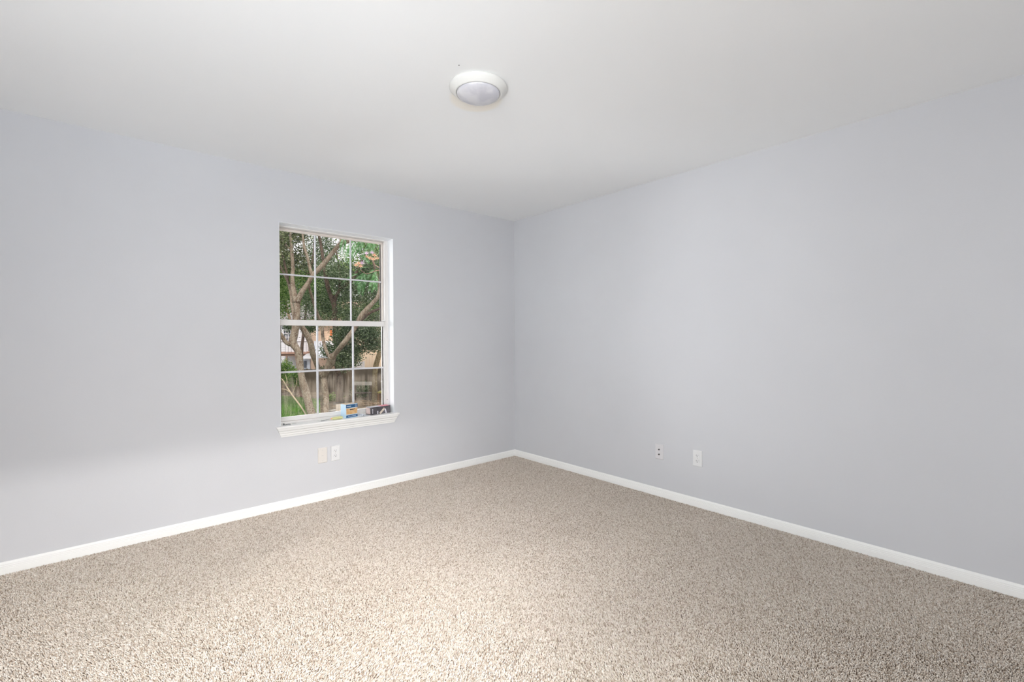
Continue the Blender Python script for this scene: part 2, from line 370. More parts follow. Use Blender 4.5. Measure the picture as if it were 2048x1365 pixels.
# ------------------------------------------------------------------ wall plates
def wall_plate(name, label, cat, loc, rz, matp, kind, group=None):
    t = thing(name, label, cat, loc, rz, group)         # local: x along wall, -y into room
    b = MB(); w_, h_ = .035, .058
    prof = [(-w_, -h_), (w_, -h_), (w_, h_), (-w_, h_)]
    vs = [(x, 0, z) for x, z in prof]+[(x, -.0025, z) for x, z in prof]+[(x*.90, -.0062, z*.94) for x, z in prof]
    fs = [(0, 1, 2, 3), (8, 11, 10, 9)]+[(i, 4+i, 4+(i+1) % 4, (i+1) % 4) for i in range(4)]+[(4+i, 8+i, 8+(i+1) % 4, 4+(i+1) % 4) for i in range(4)]
    b.add(vs, fs); part(b, 'cover_plate', matp, t, bevel=.0008)
    def scr(z):
        q = MB(); q.cyl((0, -.0060, z), (0, -1, 0), .0032, .0012, 14, .0026); q.box((-.0025, -.0076, z-.0004), (.0025, -.0071, z+.0004)); part(q, 'screw', M['screw'], t)
    if kind == 'duplex':
        for z in (.0195, -.0195):
            q = MB(); ns = 28; pr = []
            for i in range(ns):
                a = 2*PI*i/ns; x = .0172*math.cos(a); zz = max(-.0128, min(.0128, .0172*math.sin(a)))
                pr.append((x, zz))
            q.prism(pr[::-1], lambda u, w2, tt: (u, tt, z+w2), -.0058, -.0088)
            r = part(q, 'receptacle', M['plate'], t, bevel=.0006)
            s = MB(); s.box((-.0074, -.0094, z-.001), (-.0052, -.0086, z+.0080)); s.box((.0052, -.0094, z+.0005), (.0072, -.0086, z+.0075))
            s.cyl((0, -.0086, z-.0062), (0, -1, 0), .0027, .0008, 12); part(s, 'slots', M['slot'], r)
        scr(0)
    elif kind == 'coax':
        scr(.042); scr(-.042)
        for z in (.0175, -.0195):
            q = MB(); q.cyl((0, -.006, z), (0, -1, 0), .0065, .0025, 6); q.cyl((0, -.0085, z), (0, -1, 0), .0045, .006, 16)
            r = part(q, 'cable_jack', M['slot'], t)
    else:
        scr(.040); scr(-.040)
        q = MB(); q.box((-.0075, -.0080, -.006), (.0075, -.006, .006)); r = part(q, 'phone_jack', M['plate_beige'], t, bevel=.0006)
        q = MB(); q.box((-.0045, -.0084, -.0028), (.0045, -.0078, .0028)); part(q, 'socket_opening', M['screw'], r)
    return t
wall_plate('phone_plate', 'almond beige phone jack plate below the window, beside a white outlet', 'wall plate', (-1.962, 0, .344), 0, M['plate_beige'], 'phone')
wall_plate('power_outlet', 'white duplex outlet below the window, right beside a beige plate', 'outlet', (-1.865, 0, .345), 0, M['plate'], 'duplex')
wall_plate('cable_plate', 'greyish wall plate with two black cable jacks on the right wall', 'wall plate', (0, -1.670, .347), -PI/2, M['plate_grey'], 'coax')
wall_plate('power_outlet', 'white duplex outlet low on the right wall near a cable plate', 'outlet', (0, -1.975, .354), -PI/2, M['plate'], 'duplex')

# ------------------------------------------------------------------ ceiling light
LX, LY = -1.838, -1.803
t = thing('ceiling_light', 'round flush ceiling light with white ring and frosted glass bowl', 'ceiling light', (LX, LY, H))
b = MB(); b.lathe((0, 0, 0), [(.0, 0), (.128, 0), (.137, -.003), (.1385, -.009), (.134, -.015), (.124, -.024), (.114, -.034), (.109, -.037), (.105, -.034), (.104, -.020), (.0, -.018)])
part(b, 'mounting_ring', mat('white_enamel', (.735, .735, .71), .35), t, smooth=True)
b = MB(); b.lathe((0, 0, 0), [(.1035, -.030)]+[(.1035*math.cos(a), -.033-.030*math.sin(a)) for a in [i*PI/2/14 for i in range(14)]]+[(.0, -.063)])
gm = mat('frosted_glass_bowl', (.62, .62, .66), .12, 0, .6); gm.node_tree.nodes['Principled BSDF'].inputs['Coat Weight'].default_value = .5
noisy(gm, (.58, .58, .63), (.70, .70, .73), 14, 3, .4, .6); part(b, 'glass_bowl', gm, t, smooth=True)
tag((lambda m_: (m_.cyl((-2.009, -1.887, H+.001), (0, 0, -1), .0018, .004, 8), m_.build('nail', M['slot']))[1])(MB()), 'tiny dark nail in the ceiling near the round light', 'nail')

# ------------------------------------------------------------------ things on the window sill
SZ = .603
def swatch(mb, x0, x1, z0, z1, y, th=.0006): mb.box((x0, y-th, z0), (x1, y, z1))
# blue carton
t = thing('carton', 'small blue and tan cardboard carton standing on the window sill', 'box', (-1.7385, .038, SZ), math.radians(12))
b = MB(); b.box((-.052, -.036, 0), (.052, .036, .108)); part(b, 'box_body', mat('pale_blue_card', (.50, .68, .84), .55), t, bevel=.001)
navy = mat('navy_print', (.012, .085, .21), .5); tan = noisy(mat('tan_print', rough=.55), (.62, .34, .12), (.72, .50, .28), 30, 3)
b = MB(); swatch(b, -.052, .0525, .080, .1045, -.036); part(b, 'navy_band', navy, t)
b = MB(); swatch(b, -.051, .052, .004, .0225, -.036); part(b, 'navy_band', navy, t)
b = MB(); swatch(b, -.050, .050, .028, .076, -.036); part(b, 'picture_panel', tan, t)
b = MB(); b.box((-.049, -.034, .108), (.050, .034, .1088)); part(b, 'printed_top', noisy(mat('top_print', rough=.6), (.75, .70, .66), (.72, .46, .20), 28, 3), t)
b = MB(); pr = [(-.020, .066), (-.016, .061), (.024, .063), (.032, .069), (.028, .0715), (.022, .067), (-.019, .0685)]
b.prism(pr, lambda u, w_, tt: (u, tt, w_), -.0365, -.0372); part(b, 'tool_picture', M['slot'], t)
wp = mat('white_print', (.72, .80, .88), .5); ox = -.046
for wd in (.006, .003, .0065, .005, .004, .006):
    b = MB(); swatch(b, ox, ox+wd, .089, .0945, -.0366); part(b, 'printed_letter', wp, t); ox += wd+.0016
b = MB()
for k in range(16):
    a0, a1 = 2*PI*k/16, 2*PI*(k+1)/16; c0 = (.037, .092)
    q = [(c0[0]+r_*math.cos(a_), c0[1]+r_*math.sin(a_)) for r_, a_ in ((.0078, a0), (.0078, a1), (.0056, a1), (.0056, a0))]
    b.add([(x_, -.0368, z_) for x_, z_ in q], [(0, 1, 2, 3)])
part(b, 'round_emblem', wp, t)
b = MB(); swatch(b, -.036, .038, .012, .0145, -.0366); part(b, 'print_line', wp, t)
# black box
t = thing('black_box', 'long black box with a pink tipped top lying on the sill end', 'box', (-1.489, .046, SZ), math.radians(7.5))
b = MB(); W2, D2, H2 = .0955, .034, .062
vs = [(-W2+.008, -D2, 0), (W2, -D2, 0), (W2, D2, 0), (-W2+.004, D2, 0), (-W2, -D2, H2), (W2, -D2, H2), (W2, D2, H2), (-W2, D2, H2)]
b.add(vs, [(0,3,2,1),(4,5,6,7),(0,1,5,4),(1,2,6,5),(2,3,7,6),(3,0,4,7)])
part(b, 'box_body', noisy(mat('black_card', rough=.4), (.055, .05, .055), (.12, .11, .12), 18, 3), t, bevel=.001)
b = MB(); b.box((-W2+.001, -D2+.001, H2), (.012, D2-.001, H2+.0008)); part(b, 'silver_top', mat('silver_card', (.72, .70, .76), .35), t)
b = MB(); b.box((.012, -D2+.001, H2), (W2-.004, D2-.001, H2+.0014)); part(b, 'pink_top', mat('pink_card', (.85, .30, .36), .5), t)
b = MB(); b.add([(-W2-.0006, -D2+.002, H2-.002), (-W2+.0030, -D2+.002, .008), (-W2+.0015, D2-.002, .008), (-W2-.0006, D2-.002, H2-.002)], [(0, 1, 2, 3)]); part(b, 'pale_end', mat('pale_card', (.66, .52, .48), .5), t)
b = MB()
def rot_rect(mb, cx, cz, L, Wd, ang, y):
    c, s = math.cos(ang), math.sin(ang)
    pts = [(cx+c*u-s*v, y, cz+s*u+c*v) for u, v in ((-L, -Wd), (L, -Wd), (L, Wd), (-L, Wd))]
    mb.add(pts+[(p[0], y-.0008, p[2]) for p in pts], [(0, 1, 2, 3), (7, 6, 5, 4), (0, 4, 5, 1), (1, 5, 6, 2), (2, 6, 7, 3), (3, 7, 4, 0)])
rot_rect(b, .016, .024, .030, .0085, math.radians(42), -D2-.0004)
part(b, 'tool_picture', noisy(mat('beige_print', rough=.5), (.55, .45, .36), (.74, .66, .58), 60, 2), t)
wd_ = mat('white_print_dull', (.74, .72, .78), .5); gp = mat('grey_print', (.20, .20, .21), .5)
b = MB(); b.box((-.030, -D2-.001, .004), (-.022, -D2, .028)); part(b, 'white_print', wd_, t)
b = MB(); rot_rect(b, .050, .019, .019, .006, math.radians(105), -D2-.0002); part(b, 'white_print', wd_, t)
for i in range(6):
    b = MB(); b.box((-.076, -D2-.001, .012+i*.0063), (-.070, -D2, .0165+i*.0063)); part(b, 'printed_letter', wd_, t)
for i in range(5):
    b = MB(); b.box((.066, -D2-.0006, .014+i*.008), (.086, -D2, .0165+i*.008)); part(b, 'grey_text_line', gp, t)
# screwdriver
t = thing('screwdriver', 'screwdriver with a clear yellow-green handle lying on the sill', 'screwdriver', (-1.845, .0, SZ+.0115), math.radians(3))
b = MB(); prof = [(.004, .004), (.010, .010), (.0112, .020), (.0105, .07), (.0112, .078), (.008, .086), (.0045, .090)]
vs = []; n = 16
for r, x in prof: vs += [(.045-x, r*math.cos(2*PI*i/n)*(1+.06*math.cos(6*PI*i/n*2)), r*math.sin(2*PI*i/n)) for i in range(n)]
fs = [(j*n+i, j*n+(i+1) % n, (j+1)*n+(i+1) % n, (j+1)*n+i) for j in range(len(prof)-1) for i in range(n)]+[tuple(range(n)), tuple(range((len(prof)-1)*n, len(prof)*n))[::-1]]
b.add(vs, fs); part(b, 'handle', mat('yellow_acetate', (.70, .70, .34), .15), t, smooth=True)
b = MB(); b.cyl((-.045, 0, 0), (-1, 0, 0), .007, .010, 14, .004); part(b, 'collar', mat('orange_collar', (.85, .45, .22), .4), t)
b = MB(); b.cyl((-.054, 0, 0), (-1, 0, -.085), .0028, .075, 10); part(b, 'shaft', M['steel'], t)
# loose screws and a small bracket at the left end
rn = random.Random(4)
def screw(loc, rz, label):
    t = thing('screw', label, 'screw', loc, rz)
    b = MB(); b.cyl((0, 0, 0), (1, 0, 0), .0045, .003, 14, .002); part(b, 'head', M['steel'], t)
    b = MB(); b.cyl((.002, 0, 0), (1, 0, -.04), .0019, .024, 8, .0012); part(b, 'shank', M['steel'], t)
t = thing('hinge_bracket', 'small dark metal bracket at the left end of the sill', 'bracket', (-2.205, .035, SZ), math.radians(20))
b = MB(); b.box((-.022, -.006, 0), (.022, .006, .002)); b.box((-.022, -.006, .002), (-.020, .006, .012)); part(b, 'plate', mat('dark_metal', (.10, .10, .10), .35, .8), t)
b = MB(); b.cyl((.012, 0, .002), (0, 0, 1), .0035, .002, 12); part(b, 'rivet', M['steel'], t)
screw((-2.235, .008, SZ+.0045), .5, 'loose steel screw nearest the left corner of the sill')
screw((-2.165, .030, SZ+.0045), -.4, 'loose steel screw on the sill just right of the dark bracket')
screw((-2.190, -.002, SZ+.0045), 2.3, 'loose steel screw on the sill in front of the dark bracket')
# crumpled clear film between the two boxes
def film(name, label, x0, x1, y0, y1, hh, seed, matr):
    rs = np.random.RandomState(seed); nx, ny = 16, 10; vs = []
    for j in range(ny):
        for i in range(nx):
            u, v = i/(nx-1), j/(ny-1)
            z = SZ+.0015+hh*abs(math.sin(7*u+3*v+seed))*rs.uniform(.3, 1)*math.sin(PI*min(1, max(0, u*.9+.05)))
            vs.append((x0+(x1-x0)*u+rs.uniform(-.002, .002), y0+(y1-y0)*v+rs.uniform(-.002, .002), z))
    fs = [(j*nx+i, j*nx+i+1, (j+1)*nx+i+1, (j+1)*nx+i) for j in range(ny-1) for i in range(nx-1)]
    b = MB(); b.add(vs, fs); o = b.build(name, matr)
    sm = o.modifiers.new('thick', 'SOLIDIFY'); sm.thickness = .0006
    return tag(o, label, 'packaging')
film('plastic_wrap', 'crumpled clear white plastic wrap between the two sill boxes', -1.672, -1.595, -.012, .080, .012, 2, mat('white_film', (.80, .84, .90), .15, Alpha=.8))
film('paper_scrap', 'crumpled white paper scrap on the sill left of the screwdriver', -1.985, -1.925, .010, .045, .010, 5, mat('white_paper', (.85, .85, .82), .7))
#EXTERIOR
# ================================================================== outside: yard one storey below
GZ = -2.55
FH = Vector((math.sin(YAW), math.cos(YAW), 0)); RH = Vector((math.cos(YAW), -math.sin(YAW), 0))
def gnd(px, D):
    p = at(px, 677, D); p.z = GZ; return p
def gpt(px, py):
    """ground point seen at a picture position"""
    r = at(px, py, 1)-CAM; t = (GZ-CAM.z)/r.z; return CAM+r*t
# ground
b = MB(); b.add([(-60, T+.5, GZ), (140, T+.5, GZ), (140, 150, GZ), (-60, 150, GZ)], [(0, 1, 2, 3)])
soil = noisy(mat('leaf_litter_soil', rough=.95, spec=.1), (.10, .075, .05), (.26, .21, .15), 3, 8, .3, .7)
tag(b.build('yard', soil), 'brown leaf littered ground of the back yard', 'ground', kind='structure')
# lawn patch and grass
M['lawn'] = noisy(mat('lawn_turf', rough=.9, spec=.1), (.045, .12, .02), (.12, .26, .05), 6, 8, .3, .7)
L0, L1, L2, L3 = gpt(470, 900), gpt(640, 900), gpt(640, 800), gpt(500, 788)
b = MB(); b.add([(p.x, p.y, GZ+.01) for p in (L0, L1, L2, L3)], [(0, 1, 2, 3)])
tag(b.build('lawn', M['lawn']), 'green lawn at the lower left of the window view', 'lawn', kind='structure')
def grass():
    rs = np.random.RandomState(8); n = 26000
    u = rs.uniform(0, 1, n); v = rs.uniform(0, 1, n)
    A = np.array([[p.x, p.y] for p in (L0, L1, L2, L3)])
    P = ((1-u)*(1-v))[:, None]*A[0]+(u*(1-v))[:, None]*A[1]+(u*v)[:, None]*A[2]+((1-u)*v)[:, None]*A[3]
    h = rs.uniform(.05, .15, n); a = rs.uniform(0, PI, n); V = np.zeros((n, 3, 3), np.float32); wd = .012
    V[:, 0, :2] = P+np.stack([np.cos(a), np.sin(a)], 1)*wd; V[:, 1, :2] = P-np.stack([np.cos(a), np.sin(a)], 1)*wd
    V[:, :2, 2] = GZ+.01; V[:, 2, :2] = P+rs.normal(0, .03, (n, 2)); V[:, 2, 2] = GZ+h
    o = fastmesh('grass', V.reshape(-1, 3), 3, np.arange(n*3), leafmat('grass_blades', [(.07, .19, .03), (.15, .34, .06), (.34, .52, .16)]))
    tag(o, 'short green grass blades of the lawn', 'grass', kind='stuff')
grass()

# ---- bark and leaves
def barkmat(name, c1, c2, c3, sc=7):
    m = noisy(mat(name, rough=.9, spec=.1), c1, c2, sc, 6, .38, .62, (1, 1, .45), bump=.6, dist=.03)
    t = m.node_tree; b = t.nodes['Principled BSDF']; src = b.inputs['Base Color'].links[0].from_socket
    tc = N(m, 'ShaderNodeTexCoord'); n = N(m, 'ShaderNodeTexNoise', Scale=sc*3.2, Detail=6); t.links.new(tc.outputs['Object'], n.inputs['Vector'])
    r = N(m, 'ShaderNodeValToRGB'); r.color_ramp.elements[0].position = .50; r.color_ramp.elements[1].position = .66; t.links.new(n.outputs['Fac'], r.inputs[0])
    mx = N(m, 'ShaderNodeMixRGB'); mx.inputs[2].default_value = (*c3, 1)
    t.links.new(r.outputs[0], mx.inputs[0]); t.links.new(src, mx.inputs[1]); t.links.new(mx.outputs[0], b.inputs['Base Color']); return m
bark_light = barkmat('mottled_bark', (.15, .105, .075), (.30, .245, .185), (.37, .36, .29))
bark_dark = barkmat('dark_bark', (.055, .038, .030), (.13, .09, .07), (.20, .16, .12))
bark_tan = barkmat('tan_bark', (.17, .12, .06), (.30, .24, .13), (.38, .34, .22))
bark_pink = barkmat('reddish_bark', (.26, .15, .12), (.42, .28, .22), (.46, .36, .28))
twig_m = mat('bare_twig_bark', (.52, .42, .29), .9)
lf_oak = leafmat('oak_leaves', [(.035, .062, .028), (.095, .150, .068), (.18, .255, .125), (.44, .51, .35)])
lf_bright = leafmat('bright_leaves', [(.05, .12, .025), (.13, .26, .06), (.25, .40, .10), (.50, .60, .25)], .45)
lf_olive = leafmat('olive_leaves', [(.055, .075, .035), (.13, .17, .075), (.24, .29, .14), (.52, .55, .34)])

def leaves(blobs, n, size, seed, matr, parent, name='foliage', clump=5):
    """leaf blades in clumps inside soft blobs (centre, radii)"""
    rs = np.random.RandomState(seed)
    wts = np.array([b_[1][0]*b_[1][1]*b_[1][2] for b_ in blobs])**(2/3); wts /= wts.sum()
    nc = n//clump; which = rs.choice(len(blobs), nc, p=wts)
    Cc = np.array([list(b_[0]) for b_ in blobs]); Rr = np.array([b_[1] for b_ in blobs])
    d = rs.normal(0, 1, (nc, 3)); d /= np.linalg.norm(d, axis=1)[:, None]; rad = rs.uniform(0, 1, nc)**.45
    c = Cc[which]+d*rad[:, None]*Rr[which]
    c = np.repeat(c, clump, 0)+rs.normal(0, size*1.5, (nc*clump, 3)); n = len(c)
    a = rs.normal(0, 1, (n, 3)); a[:, 2] *= .6; a /= np.linalg.norm(a, axis=1)[:, None]
    q = rs.normal(0, 1, (n, 3)); q -= (q*a).sum(1)[:, None]*a; q /= np.linalg.norm(q, axis=1)[:, None]
    L = size*rs.uniform(.7, 1.3, n)[:, None]; W = L*.30
    V = np.stack([c-a*L*.5, c+q*W, c+a*L*.5, c-q*W], 1)
    return fastmesh(name, V.reshape(-1, 3), 4, np.arange(n*4), matr, parent)
def R2m(px, D): return px/FPX*D
def blob(px, py, D, rpx, rpy, dd=1.2): return (at(px, py, D), (R2m(rpx, D), dd, R2m(rpy, D)))
def limb(name, pts, D, wpx, matr, parent, seed=0, n=10, rough=.10):
    """a limb through picture positions; each point may carry its own distance"""
    P = [at(p[0], p[1], p[2] if len(p) > 2 else D) for p in pts]
    rr = [w_/2/FPX*(p[2] if len(p) > 2 else D) for w_, p in zip(wpx, pts)]
    b = MB(); b.tube(P, rr, n, rough=rough, seed=seed); return part(b, name, matr, parent, smooth=True)

def newtree(name, label, cat, base, group=None):
    return thing(name, label, cat, (base.x, base.y, GZ), absolute=True, group=group)

# tree A: leaning mottled trunk, forks low, limbs spread over the upper sash
DA = 21
g = gpt(634, 846); dA = (g-CAM).dot(Fv)
t = newtree('forked_tree', 'pale mottled tree with leaning trunk forking low, left of the middle grid bar', 'tree', g)
limb('trunk', [(646, 872, dA-.9), (634, 846, dA), (623, 826, DA), (614, 794, DA), (606, 766, DA), (602, 746, DA), (600, 724, DA), (596, 703, DA), (586, 686, DA), (589, 668, DA), (592, 645, DA), (594, 619, DA), (593.5, 606, DA), (593, 599, DA)],
     DA, [20, 17, 15.5, 14.5, 14.5, 12.5, 12.5, 12.5, 16, 13.5, 13, 13, 12, 5], bark_light, t, 1, 14, .07)
limb('limb', [(587, 690, DA), (573, 686, DA-.2), (566, 676, DA-.3), (560, 668, DA-.4), (545, 650, DA-.8), (530, 610, DA-1)], DA, [12, 8, 8, 8, 7, 5], bark_light, t, 2)
limb('limb', [(593, 606, DA), (587, 580, DA), (585, 562, DA), (585.5, 535, DA), (584, 509, DA), (583, 495, DA), (581, 470, DA), (588, 430, DA)], DA, [12, 9, 8, 7.5, 6.5, 5.5, 4.5, 3], bark_light, t, 3)
limb('limb', [(594, 606, DA), (603, 586, DA), (614, 570, DA), (625, 552, DA), (640, 536, DA), (655, 519, DA), (669, 501, DA), (681, 488, DA), (699, 483, DA), (719, 478, DA), (745, 470, DA), (780, 450, DA)], DA, [12, 9.5, 9, 9.5, 9.5, 9, 8.5, 8, 7, 5.5, 4.5, 3], bark_light, t, 4)
limb('limb', [(625, 553, DA), (619.5, 535, DA), (615, 515, DA), (609, 497, DA), (607, 484, DA), (604, 460, DA), (598, 430, DA)], DA, [8, 6, 6, 5.5, 4.5, 4, 3], bark_light, t, 5)
limb('limb', [(590, 640, DA+.1), (584, 612, DA+.3), (582, 590, DA+.4), (578, 570, DA+.4), (571, 553, DA+.4), (562, 536, DA+.4), (548, 515, DA+.4)], DA, [8, 6, 5.5, 5.5, 5, 4.5, 3], bark_light, t, 6)
limb('limb', [(584, 500, DA), (573, 492, DA), (563, 478, DA), (552, 460, DA), (540, 430, DA)], DA, [4, 5, 4.5, 4, 3], bark_light, t, 7)
limb('limb', [(579, 568, DA+.2), (572, 540, DA), (566, 515, DA), (561, 504, DA), (552, 485, DA)], DA, [3, 4, 4, 3, 2], bark_dark, t, 8)
limb('limb', [(681, 488, DA), (680, 472, DA), (676, 455, DA), (672, 430, DA)], DA, [3.5, 3, 2.5, 2], bark_tan, t, 9)
limb('limb', [(617, 566, DA+.2), (620, 582, DA+.5), (625, 598, DA+1), (631, 619, DA+1.6), (637, 634, DA+2), (644, 652, DA+2.2), (645.5, 674, DA+2.2), (649.5, 693, DA+2), (657, 713, DA+1.5)], DA, [4, 5, 5.5, 6, 6, 6.5, 6.5, 6.5, 6], bark_light, t, 10)
leaves([blob(575, 470, DA+1, 38, 26), blob(600, 462, DA+1.2, 30, 16), blob(570, 520, DA+1.5, 22, 30), blob(600, 520, DA+2, 16, 25), blob(545, 480, DA, 26, 60, 1.5), blob(560, 420, DA+1, 60, 26, 1.8), blob(700, 430, DA, 70, 20, 1.5)],
       15000, .105, 11, lf_olive, t)
leaves([blob(568, 600, DA+3.0, 22, 42, 1), blob(566, 480, DA+1.5, 15, 14, .7), blob(566, 540, DA+2.5, 20, 20, .8), blob(612, 560, DA+3, 18, 16, .8), blob(540, 590, DA+3, 30, 70, 1.5)], 6500, .11, 12, lf_bright, t)

# tree B: speckled trunk in the middle, wide Y
DB = 22
g = gpt(651, 834); dB = (g-CAM).dot(Fv)
t = newtree('y_shaped_tree', 'speckled tree whose trunk opens in a wide Y behind the middle panes', 'tree', g)
limb('trunk', [(651, 845, dB-.5), (651, 828, dB), (652, 795, DB+1), (649, 770, DB+1), (648, 754, DB+1), (655, 737, DB+.8), (662, 724, DB+.7), (664, 712, DB+.5)], DB, [15, 12.5, 12, 11.5, 12, 14, 16, 15], bark_light, t, 21, 14, .07)
limb('limb', [(664, 715, DB+.5), (672, 706, DB+.4), (685, 690, DB), (698, 673, DB), (710, 656, DB), (720, 637, DB), (731, 622, DB), (745, 607, DB), (755, 595, DB), (759, 580, DB), (757, 566, DB), (753, 550, DB), (746, 520, DB)], DB, [12, 10, 10, 10, 9.5, 10, 10, 8.5, 8, 7, 6.5, 5.5, 4], bark_light, t, 22)
limb('limb', [(646, 756, DB+1), (637, 738, DB+.8), (632, 725, DB+.5), (626, 708, DB+.2), (622, 690, DB), (613, 668, DB-.2), (604, 655, DB-.3), (598, 640, DB-.4), (592, 622, DB-.5)], DB, [10, 10, 10, 11, 11.5, 11, 10.5, 9, 7], bark_light, t, 23)
limb('limb', [(722, 640, DB), (731, 633, DB+.3), (741, 625, DB+.5), (756, 619, DB+.7), (768, 613, DB+.8), (790, 600, DB+1)], DB, [7, 6, 6, 5.5, 5, 4], bark_dark, t, 24)
limb('root_flare', [(640, 842, dB-.3), (647, 832, dB-.1), (650, 818, dB+.2)], DB, [5, 8, 9], bark_light, t, 25)
leaves([blob(720, 470, DB, 40, 16, 1.2), blob(745, 490, DB-1, 25, 22, 1), blob(700, 520, DB+2, 18, 16, .8), blob(800, 520, DB, 40, 60, 2)], 3500, .11, 26, lf_bright, t)

# dark oak behind
DC = 27
g = gnd(679, DC)
t = newtree('dark_oak', 'dark trunked oak with small dense leaves behind the Y shaped tree', 'tree', g)
limb('trunk', [(679, 805, DC), (678, 770, DC), (676, 730, DC), (673, 690, DC), (671, 655, DC), (670.5, 636, DC), (669.5, 619, DC), (667, 604, DC), (663, 592, DC)], DC, [15, 13, 12, 11, 10.5, 9.5, 10, 11, 10], bark_dark, t, 31, 12)
limb('limb', [(665, 601, DC), (658, 583, DC), (653, 560, DC), (649, 538, DC), (645, 510, DC), (640, 480, DC), (634, 450, DC)], DC, [9, 8, 8, 7, 6, 5, 3], bark_dark, t, 32)
limb('limb', [(668, 604, DC), (675, 588, DC), (684, 576, DC), (698, 567, DC), (711, 549, DC), (725, 520, DC), (740, 490, DC)], DC, [8, 6, 5.5, 5, 5, 4, 3], bark_dark, t, 33)
limb('limb', [(677, 586, DC), (680, 560, DC), (677, 530, DC), (672, 500, DC)], DC, [4, 4, 3, 2], bark_dark, t, 34)
limb('limb', [(608, 560, DC), (622, 535, DC), (628, 500, DC), (630, 465, DC)], DC, [4, 5, 5, 3], bark_dark, t, 35)
leaves([blob(652, 520, DC+1, 20, 24), blob(670, 540, DC-1, 22, 24), blob(640, 585, DC+1.5, 28, 24), blob(690, 570, DC, 22, 26), blob(735, 560, DC+1, 34, 30), blob(720, 600, DC+1, 40, 24), blob(690, 625, DC, 26, 18), blob(640, 640, DC, 20, 12), blob(725, 632, DC, 26, 14), blob(665, 612, DC+2, 24, 20),
        blob(650, 625, DC+2, 28, 16), blob(750, 640, DC, 24, 22), blob(610, 600, DC+2, 24, 40), blob(735, 535, DC+1, 34, 22), blob(648, 478, DC+2, 18, 20), blob(690, 466, DC+2, 28, 12), blob(660, 500, DC+2, 22, 16), blob(690, 540, DC+2, 22, 16), blob(625, 500, DC+2, 14, 30), blob(740, 500, DC+3, 30, 30), blob(620, 545, DC+2, 12, 20),
        blob(800, 580, DC, 40, 60, 2), blob(850, 540, DC+2, 60, 90, 2.5)], 42000, .10, 36, lf_oak, t)
leaves([blob(688, 672, DC-2.5, 22, 22, .8), blob(680, 700, DC-2.5, 20, 16, .8), blob(705, 650, DC-2.5, 18, 14, .8), blob(735, 668, DC-2.5, 32, 18, 1), blob(745, 690, DC-2.5, 16, 10, .8), blob(700, 716, DC-2.5, 20, 16, .8), blob(688, 728, DC-2.5, 14, 12, .6), blob(712, 698, DC-2.5, 14, 12, .6), blob(652, 700, DC-2, 7, 12, .5), blob(580, 655, DC-2, 10, 5, .4), blob(620, 657, DC-2, 12, 6, .4)],
       19000, .095, 37, lf_oak, t)

leaves([blob(660, 618, DC+5, 34, 16, 1), blob(700, 628, DC+5, 34, 12, 1), blob(745, 620, DC+5, 30, 16, 1), blob(640, 590, DC+5, 26, 26, 1)], 9000, .11, 38, lf_bright, t)
# leaning tan tree at the right edge
DF = 25
g = gpt(749, 806); dF = (g-CAM).dot(Fv)
t = newtree('leaning_tree', 'tan barked tree leaning right at the right edge of the window view', 'tree', g)
limb('trunk', [(749, 812, dF), (749.5, 790, dF), (749.5, 765, dF), (750, 745, dF), (753, 728, dF), (758, 710, dF), (764, 690, dF), (770, 665, dF), (785, 620, dF), (800, 560, dF), (810, 480, dF)], DF, [13, 11, 10.5, 10, 10, 9.5, 9, 8, 7, 6, 4], bark_tan, t, 41, 12)
limb('limb', [(784, 622, dF), (800, 610, dF-.4), (825, 590, dF-.6)], DF, [5, 4, 3], bark_tan, t, 42)
leaves([blob(820, 470, dF, 60, 50, 2), blob(780, 440, dF, 40, 20, 1.4)], 3000, .11, 43, lf_olive, t)

# reddish slim trunk before the fence, slim dark trunk behind
g = gpt(602, 794); dG = (g-CAM).dot(Fv)
t = newtree('slim_tree', 'slim reddish trunk with flared roots standing at the fence', 'tree', g)
limb('trunk', [(602, 795, dG), (601, 785, dG), (600, 765, dG), (598, 745, dG), (595, 720, dG), (590, 690, dG), (582, 650, dG), (570, 600, dG)], dG, [9, 8, 8, 7.5, 7, 6.5, 6, 4], bark_pink, t, 51)
for k, (x0, x1) in enumerate(((602, 590), (602, 608), (601, 596))):
    limb('root', [(x0, 790, dG), ((x0+x1)/2, 793.5, dG-.2), (x1, 795, dG-.4)], dG, [4, 3, 1.5], bark_pink, t, 52+k)
leaves([blob(560, 580, dG, 24, 30, 1.4), blob(540, 540, dG, 40, 50, 2)], 3000, .11, 56, lf_bright, t)
t = newtree('slim_tree', 'slim dark trunk behind the forked tree, in front of the white house', 'tree', gnd(603, 34.5))
limb('trunk', [(603, 777, 34.5), (603, 730, 34.5), (603, 711, 34.5), (604, 693, 34.5), (606.5, 673, 34.5), (609, 655, 34.5), (612, 620, 34.5), (616, 580, 34.5)], 34.5, [6, 6, 6, 6, 6, 5, 4, 3], bark_dark, t, 57)
leaves([blob(612, 585, 34.5, 30, 40, 2), blob(616, 645, 34.5, 10, 6, .8)], 2500, .13, 58, lf_oak, t)

